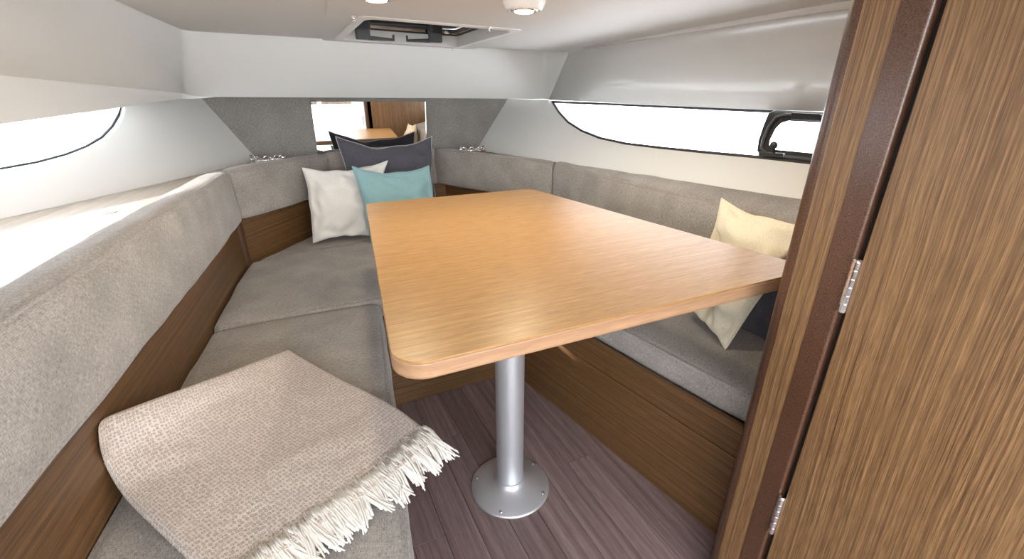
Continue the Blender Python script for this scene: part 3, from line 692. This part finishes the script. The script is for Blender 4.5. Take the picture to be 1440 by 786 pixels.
def TP(u, v):
    # u: A->B (and D->C), v: A->D
    p = cAB(u)*(1-v)+cDC(u)*v+cAD(v)*(1-u)+cBC(v)*u-((qA*(1-u)+qB*u)*(1-v)+(qD*(1-u)+qC*u)*v)
    e_ = min(1, 6*min(u, 1-u, v, 1-v))
    p.z += e_*(.005*noise.noise(V((p.x*7, p.y*7, 1)))+.002*noise.noise(V((p.x*24, p.y*24, 4))))
    p.z += .006*math.exp(-((v-.25-.3*u)/.05)**2)*max(0, 1-u*2.2)*e_
    return p
NU, NV = 60, 60; TK = .026
vs_ = []; uvs = []; fs = []
def rim_t(s): return min(1, s)
WU, WV = (qB-qA).length, (qD-qA).length
for lay in (0, 1):
    for i in range(NU+1):
        for j in range(NV+1):
            u, v = i/NU, j/NV; p = TP(u, v)
            e = min(u*WU, (1-u)*WU, v*WV, (1-v)*WV+.003); k = math.sqrt(max(0, 1-(1-min(1, e/.014))**2))
            thick = TK*(1-.75*max(0, (v-.85)/.15))
            p.z += (-.5+.5*k if lay == 0 else -.5-.5*k)*thick
            vs_.append(p); uvs.append((u*WU, v*WV))
n1_ = (NU+1)*(NV+1)
for i in range(NU):
    for j in range(NV):
        q = [i*(NV+1)+j, i*(NV+1)+j+1, (i+1)*(NV+1)+j+1, (i+1)*(NV+1)+j]; fs.append(q); fs.append([n1_+t for t in q[::-1]])
for i in range(NU):
    for j in (0, NV): fs.append([i*(NV+1)+j, (i+1)*(NV+1)+j, n1_+(i+1)*(NV+1)+j, n1_+i*(NV+1)+j])
for j in range(NV):
    for i in (0, NU): fs.append([i*(NV+1)+j, i*(NV+1)+j+1, n1_+i*(NV+1)+j+1, n1_+i*(NV+1)+j])
mk('woven_cloth', vs_, fs, 'blanket', th, smooth=True, uvs=uvs)
# fringe: bundles of loose yarn along the C-D edge
edir = (qC-qD).normalized(); odir = V((edir.y, -edir.x, 0)).normalized()
NT = 112
for k in range(NT):
    u = (k+.5)/NT; p0 = TP(u, .95-.03*random.random())+V((0, 0, .0012)); strands = []
    ln = .058*random.uniform(.85, 1.15); sw = random.uniform(-.25, .25)+.2*math.sin(k*.55)
    over = p0.x+odir.x*ln > lf(p0.y+odir.y*ln)
    for s in range(8):
        o_ = edir*random.uniform(-.0034, .0034)-odir*random.uniform(0, .008); pts = []; bend = random.uniform(-.5, .5)
        for t in range(7):
            f = t/6; q = p0+o_*(1-.25*f)+odir*(ln*f*(.9+.03*s))+edir*(sw*ln*f*f*.9+bend*.009*math.sin(f*3.4)+.004*math.sin(k*2.3+s)*f**4)
            flo = ZC+.0055+.0025*(s % 3) if not (q.x > lf(q.y)-.004) else -1
            z = p0.z+.002*math.sin(f*5+s)-(.018*f if flo > 0 else .012*f+.018*f*f)
            q.z = max(z, flo) if flo > 0 else z
            pts.append(q)
        strands.append(tube(pts, [.0010, .0015, .0017, .0018, .0018, .0017, .0011], 5))
    mk('tassel', *join(*strands), 'fringe', th, smooth=True)

# ================================================================ PARTITION, PILLAR, DOOR
XP = .70
def yp(x, y): return atx(x, y, XP).y
y_l = yp(1088, 400); y_a = yp(1110, 400); y_b = yp(1152, 400); y_c = yp(1192, 400); y_d = yp(1201, 400)
HP = 1.9
tr5 = empty('trim_11', (XP, y_l, 0), 'wood door post with dark speckled moulding beside the table', None, kind='structure')
# rounded dark nose
R2 = .020; pts = [(XP+.002, y_a)]
for k in range(9):
    t = k/8*math.pi/2; pts.append((XP+.001+R2-R2*math.cos(t), y_a+(y_l-y_a)*math.sin(t)*1.0))
pts += [(XP+.06, y_l), (XP+.06, y_a)]
a, b = prism(pts, 0, HP); mk('nose_moulding', a, b, 'strip', tr5, g=(0, 0, 1))
a, b = prism([(XP, y_a-.0005), (XP+.0008, y_b), (XP+.05, y_b), (XP+.05, y_a)], 0, HP); mk('veneer_face', a, b, 'door', tr5, g=(0, 0, 1))
pts = rounded([V((XP-.001, y_b)), V((XP+.05, y_b)), V((XP+.05, y_c)), V((XP-.004, y_c))], [.001, 0, 0, .004], 5)
a, b = prism(pts, 0, HP); mk('frame_strip', a, b, 'strip', tr5, g=(0, 0, 1))
a, b = box(XP+.012, XP+.05, y_d-.02, y_c+.001, 0, HP); mk('door_rebate', a, b, 'dark', tr5)
a, b = box(XP+.03, 1.75, y_l-.03, y_l+.0, 0, 1.30); tag(mk('wall_back', a, b, 'door', g=(0, 0, 1)), 'wood partition closing the seat behind the door post', kind='structure')
a, b = box(XP+.03, 1.75, y_l-.028, y_l-.002, 1.30, 1.95); tag(mk('wall_back_upper', a, b, 'gelm'), 'white upper partition above the low ceiling', kind='structure')
dr = empty('door_1', (XP, y_d, 0), 'tall oak veneer door hinged on the speckled post', None, kind='structure')
a, b = box(XP-.001, XP+.028, -.35, y_d-.001, .03, 1.85); mk('leaf', a, b, 'door', dr, g=(0, .03, 1), bev=.002)
for (tx, ty), (bx_, by_) in (((1219, 371), (1199, 443)), ((1102, 702), (1087, 750))):
    yh = (y_c+y_d)/2-.001
    p1 = atx(tx, ty, XP-.004); p0 = atx(bx_, by_, XP-.004); z1, z0 = p1.z, p0.z; hx = XP-.004
    hg = empty('door_hinge', (hx, yh, z0), 'chrome butt hinge', None); hg.parent = dr; hg.location = V((hx, yh, z0))-V(dr.location)
    del hg['label']
    nk = 6
    for k in range(nk):
        h0 = (z1-z0)*k/nk; h1 = (z1-z0)*(k+1)/nk-.0008
        a, b = lathe([(.0052, h0), (.006, h0+.0006), (.006, h1-.0006), (.0052, h1)], (hx, yh, z0), 18); mk('knuckle', a, b, 'chrome', hg, smooth=False)
    a, b = lathe([(.0048, -.0015), (.0048, z1-z0), (.006, z1-z0+.001), (.004, z1-z0+.003), (.001, z1-z0+.0035)], (hx, yh, z0), 16); mk('pin', a, b, 'chrome', hg)
    a, b = box(hx+.001, hx+.004, yh-.004, yh+.004, z0, z1); mk('leaf_plate', a, b, 'chrome', hg)

# ================================================================ CEILING FITTINGS
# hatch
zc = cz((hx0+hx1)/2, (hy0+hy1)/2); ht = empty('deck_hatch', ((hx0+hx1)/2, (hy0+hy1)/2, zc), 'framed deck hatch with two dark latches in the ceiling', 'hatch')
def rrect(x0, x1, y0, y1, r, seg=6): return rounded([V((x0, y0)), V((x1, y0)), V((x1, y1)), V((x0, y1))], r, seg)
def ring(o_, i_, z0f, z1f):
    n = len(o_); vs_ = [V((p.x, p.y, z0f(p))) for p in o_]+[V((p.x, p.y, z0f(p))) for p in i_]+[V((p.x, p.y, z1f(p))) for p in o_]+[V((p.x, p.y, z1f(p))) for p in i_]; fs = []
    for i in range(n):
        j = (i+1) % n; fs += [[i, j, n+j, n+i], [2*n+i, 2*n+j, 3*n+j, 3*n+i], [i, j, 2*n+j, 2*n+i], [n+i, n+j, 3*n+j, 3*n+i]]
    return vs_, fs
czp = lambda p: cz(p.x, min(p.y, YBEAM))
o_ = rrect(hx0-.022, hx1+.022, hy0-.03, hy1+.022, .03); i_ = rrect(hx0+.003, hx1-.003, hy0+.003, hy1-.003, .035)
mk('inner_flange', *ring(o_, i_, lambda p: czp(p)-.0075, lambda p: czp(p)-.003), 'gelm', ht, bev=.002)
o2 = rrect(hx0-.004, hx1+.004, hy0-.004, hy1+.004, .04)
mk('coaming', *ring(o2, i_, lambda p: czp(p)-.006, lambda p: czp(p)+.034), 'ceil', ht, bev=.001)
i3 = rrect(hx0+.016, hx1-.016, hy0+.016, hy1-.016, .04)
mk('gasket', *ring(o2, rrect(hx0+.012, hx1-.012, hy0+.012, hy1-.012, .04), lambda p: czp(p)+.034, lambda p: czp(p)+.039), 'black', ht)
mk('metal_frame', *ring(o2, i3, lambda p: czp(p)+.039, lambda p: czp(p)+.052), 'alu', ht, bev=.002)
mk('seal', *ring(o2, rrect(hx0+.013, hx1-.013, hy0+.013, hy1-.013, .04), lambda p: czp(p)+.052, lambda p: czp(p)+.057), 'rubber', ht)
a, b = prism(rrect(hx0-.01, hx1+.01, hy0-.01, hy1+.01, .04), zc+.062, zc+.072); mk('lid_pane', a, b, 'tint', ht)
mk('lid_rim', *ring(rrect(hx0-.02, hx1+.02, hy0-.02, hy1+.02, .04), i3, lambda p: zc+.056, lambda p: zc+.074), 'handle', ht)
for X, sgn in ((hx0+.075, 1), (hx1-.105, -1)):
    yy = hy1-.055; zb = zc-.004
    a, b = prism(rounded([V((X-.026, yy-.012)), V((X+.026, yy-.012)), V((X+.026, yy+.016)), V((X-.026, yy+.016))], .006, 3), zb+.003, zc+.06); lt = mk('latch_body', a, b, 'handle', ht, bev=.004)
    a, b = prism(rounded([V((X-.028, yy-.016)), V((X+.028, yy-.016)), V((X+.028, yy+.012)), V((X-.028, yy+.012))], .005, 3), zc+.032, zc+.06); mk('latch_cap', a, b, 'black', lt, bev=.002)
    p0 = V((X+sgn*.018, yy, zb+.008)); p1 = V((X+sgn*.115, yy-.004, zb+.008))
    a, b = slab([p0+V((0, 0, .009)), p1+V((0, 0, .003)), p1+V((0, 0, -.006)), p0+V((0, 0, -.006))], (0, .014, 0)); mk('latch_lever', a, b, 'handle', lt, bev=.003)
    q = p1; a, b = slab([q+V((-.003, 0, -.006)), q+V((.003, 0, -.006)), q+V((.003, 0, .016)), q+V((-.003, 0, .016))], (0, .014, 0)); mk('lever_tip', a, b, 'handle', lt, bev=.002)
for px_, py_, lb_ in ((478, 60, 'small bright stud at the hatch corner nearest the sunlit window and the beam'), (636, 68, 'small bright stud between the deck hatch and the beam on the long window side'), (688, 39, 'small bright stud beside the deck hatch next to the headlining seam'), (497, 24, 'small bright stud between the deck hatch and the downlight behind it')):
    p = onC(px_, py_, -.008); z = czp(p)
    a, b = lathe([(.006, 0), (.006, -.003), (.003, -.005), (.003, -.011), (.0045, -.013), (.001, -.015)], (p.x, p.y, z-.004), 14); tag(mk('blind_stud', a, b, 'chrome', smooth=True), lb_, 'stud', 'studs round the deck hatch')
# downlights
def downlight(x, y, label, watts=5.0, drop=.022):
    z = cz(x, y)-.005; d = empty('downlight', (x, y, z), label, 'lamp')
    n = 36
    a, b = lathe([(.052, .001), (.05, -.006), (.044, -drop+.004), (.040, -drop), (.035, -drop), (.033, -drop+.004), (.033, -.004)], (x, y, z), n); mk('lamp_ring', a, b, 'bulbwhite', d, smooth=True)
    a, b = lathe([(.0335, -drop+.002), (.0335, -drop-.001), (.027, -drop-.002), (.022, -drop)], (x, y, z), n); mk('bezel', a, b, 'chrome', d, smooth=True)
    a, b = lathe([(.023, -drop-.0005), (.020, -drop-.004), (.010, -drop-.006), (.001, -drop-.007)], (x, y, z), n); mk('lamp_lens', a, b, 'lamp', d, smooth=True)
    ld = bpy.data.lights.new('downlight_beam', 'SPOT'); ld.energy = watts; ld.color = (1, .85, .6); ld.spot_size = math.radians(172); ld.spot_blend = .5; ld.shadow_soft_size = .028
    lo = bpy.data.objects.new('downlight_beam', ld); COL.objects.link(lo); lo.parent = d; lo.location = (0, 0, -drop-.02)
p = onC(737, 16, -.028); downlight(p.x, p.y, 'glowing white ceiling downlight beside the headlining seam', 5.5)
p2 = onC(529, -4, -.024); downlight(p2.x, p2.y, 'glowing ceiling downlight just aft of the deck hatch', 5.5)
downlight(p.x+.25, .72, 'ceiling downlight over the cream pillow seat', 3)

# chrome fittings on the ledges beside the bulkhead
def fitting(c, along, label):
    c = V(c); al = V(along).normalized(); o_ = empty('chrome_fitting', c, label, 'fitting', 'chrome fittings by the bulkhead')
    sd_ = V((-al.y, al.x, 0))
    a, b = tube([c-al*.07+V((0, 0, .012)), c+al*.07+V((0, 0, .012))], .008, 12); mk('bar', a, b, 'chrome', o_, smooth=True)
    for t, r in ((-.062, .020), (-.02, .012), (.02, .014), (.062, .018)):
        a, b = lathe([(r*.75, -.009), (r, -.006), (r, .006), (r*.75, .009)], c+al*t+V((0, 0, r)), 20, al); mk('collar', a, b, 'chrome', o_, smooth=False, bev=.001)
    for t in (-.042, .0, .042):
        pts = [c+al*(t+.013*math.cos(k/14*2*math.pi))+V((0, 0, .016+.013*math.sin(k/14*2*math.pi)))+sd_*.012 for k in range(14)]
        a, b = tube(pts, .0035, 8, close=True); mk('ring', a, b, 'chrome', o_, smooth=True)
pf1 = aty(377, 228, 2.30); fitting((pf1.x, pf1.y, pf1.z-.004), (.16, .04, 0), 'chrome fitting on the shelf behind the white pillow backrest')
pf2 = aty(664, 213, 2.32); fitting((pf2.x, pf2.y, pf2.z-.008), (.16, -.03, 0), 'chrome fitting on the ledge near the long window')

# ================================================================ SALOON BEHIND THE CAMERA (seen in the mirror, lets the daylight in)
def st(name, vf, mat, label, **kw): return tag(mk(name, *vf, mat, **kw), label, kind='structure')
st('wall_saloon_right', box(1.72, 1.75, -2.6, y_l, 0, .95), 'gelm', 'white saloon side below its windows')
st('wall_saloon_left', box(-1.55, -1.52, -2.6, 0, 0, .95), 'gelm', 'white saloon side below its windows on the sunny side')
st('wall_saloon_aft', box(-1.55, 1.75, -2.6, -2.57, 0, .45), 'gelm', 'white low wall below the aft saloon windows')
st('ceiling_saloon', box(-1.55, 1.75, -2.6, .1, 1.95, 1.98), 'gelm', 'white saloon roof')
st('wall_header', box(-1.55, XP+.05, .06, .10, 1.24, 1.97), 'gelm', 'white header above the cabin entrance')
st('wall_entry_left', box(-1.52, -.40, -.03, 0, 0, 1.97), 'gelm', 'white partition on the shelf side of the entrance')
for i, X in enumerate((-1.53, -.35, .55, 1.73)):
    st('trim_%d' % (6+i), box(X-.03, X+.03, -2.6, -2.55, .4, 1.97), 'gelm', 'white aft window mullion of the saloon')
st('trim_10', box(-1.5, 1.7, -2.59, -2.56, .85, .91), 'alu', 'metal rail across the aft saloon windows')
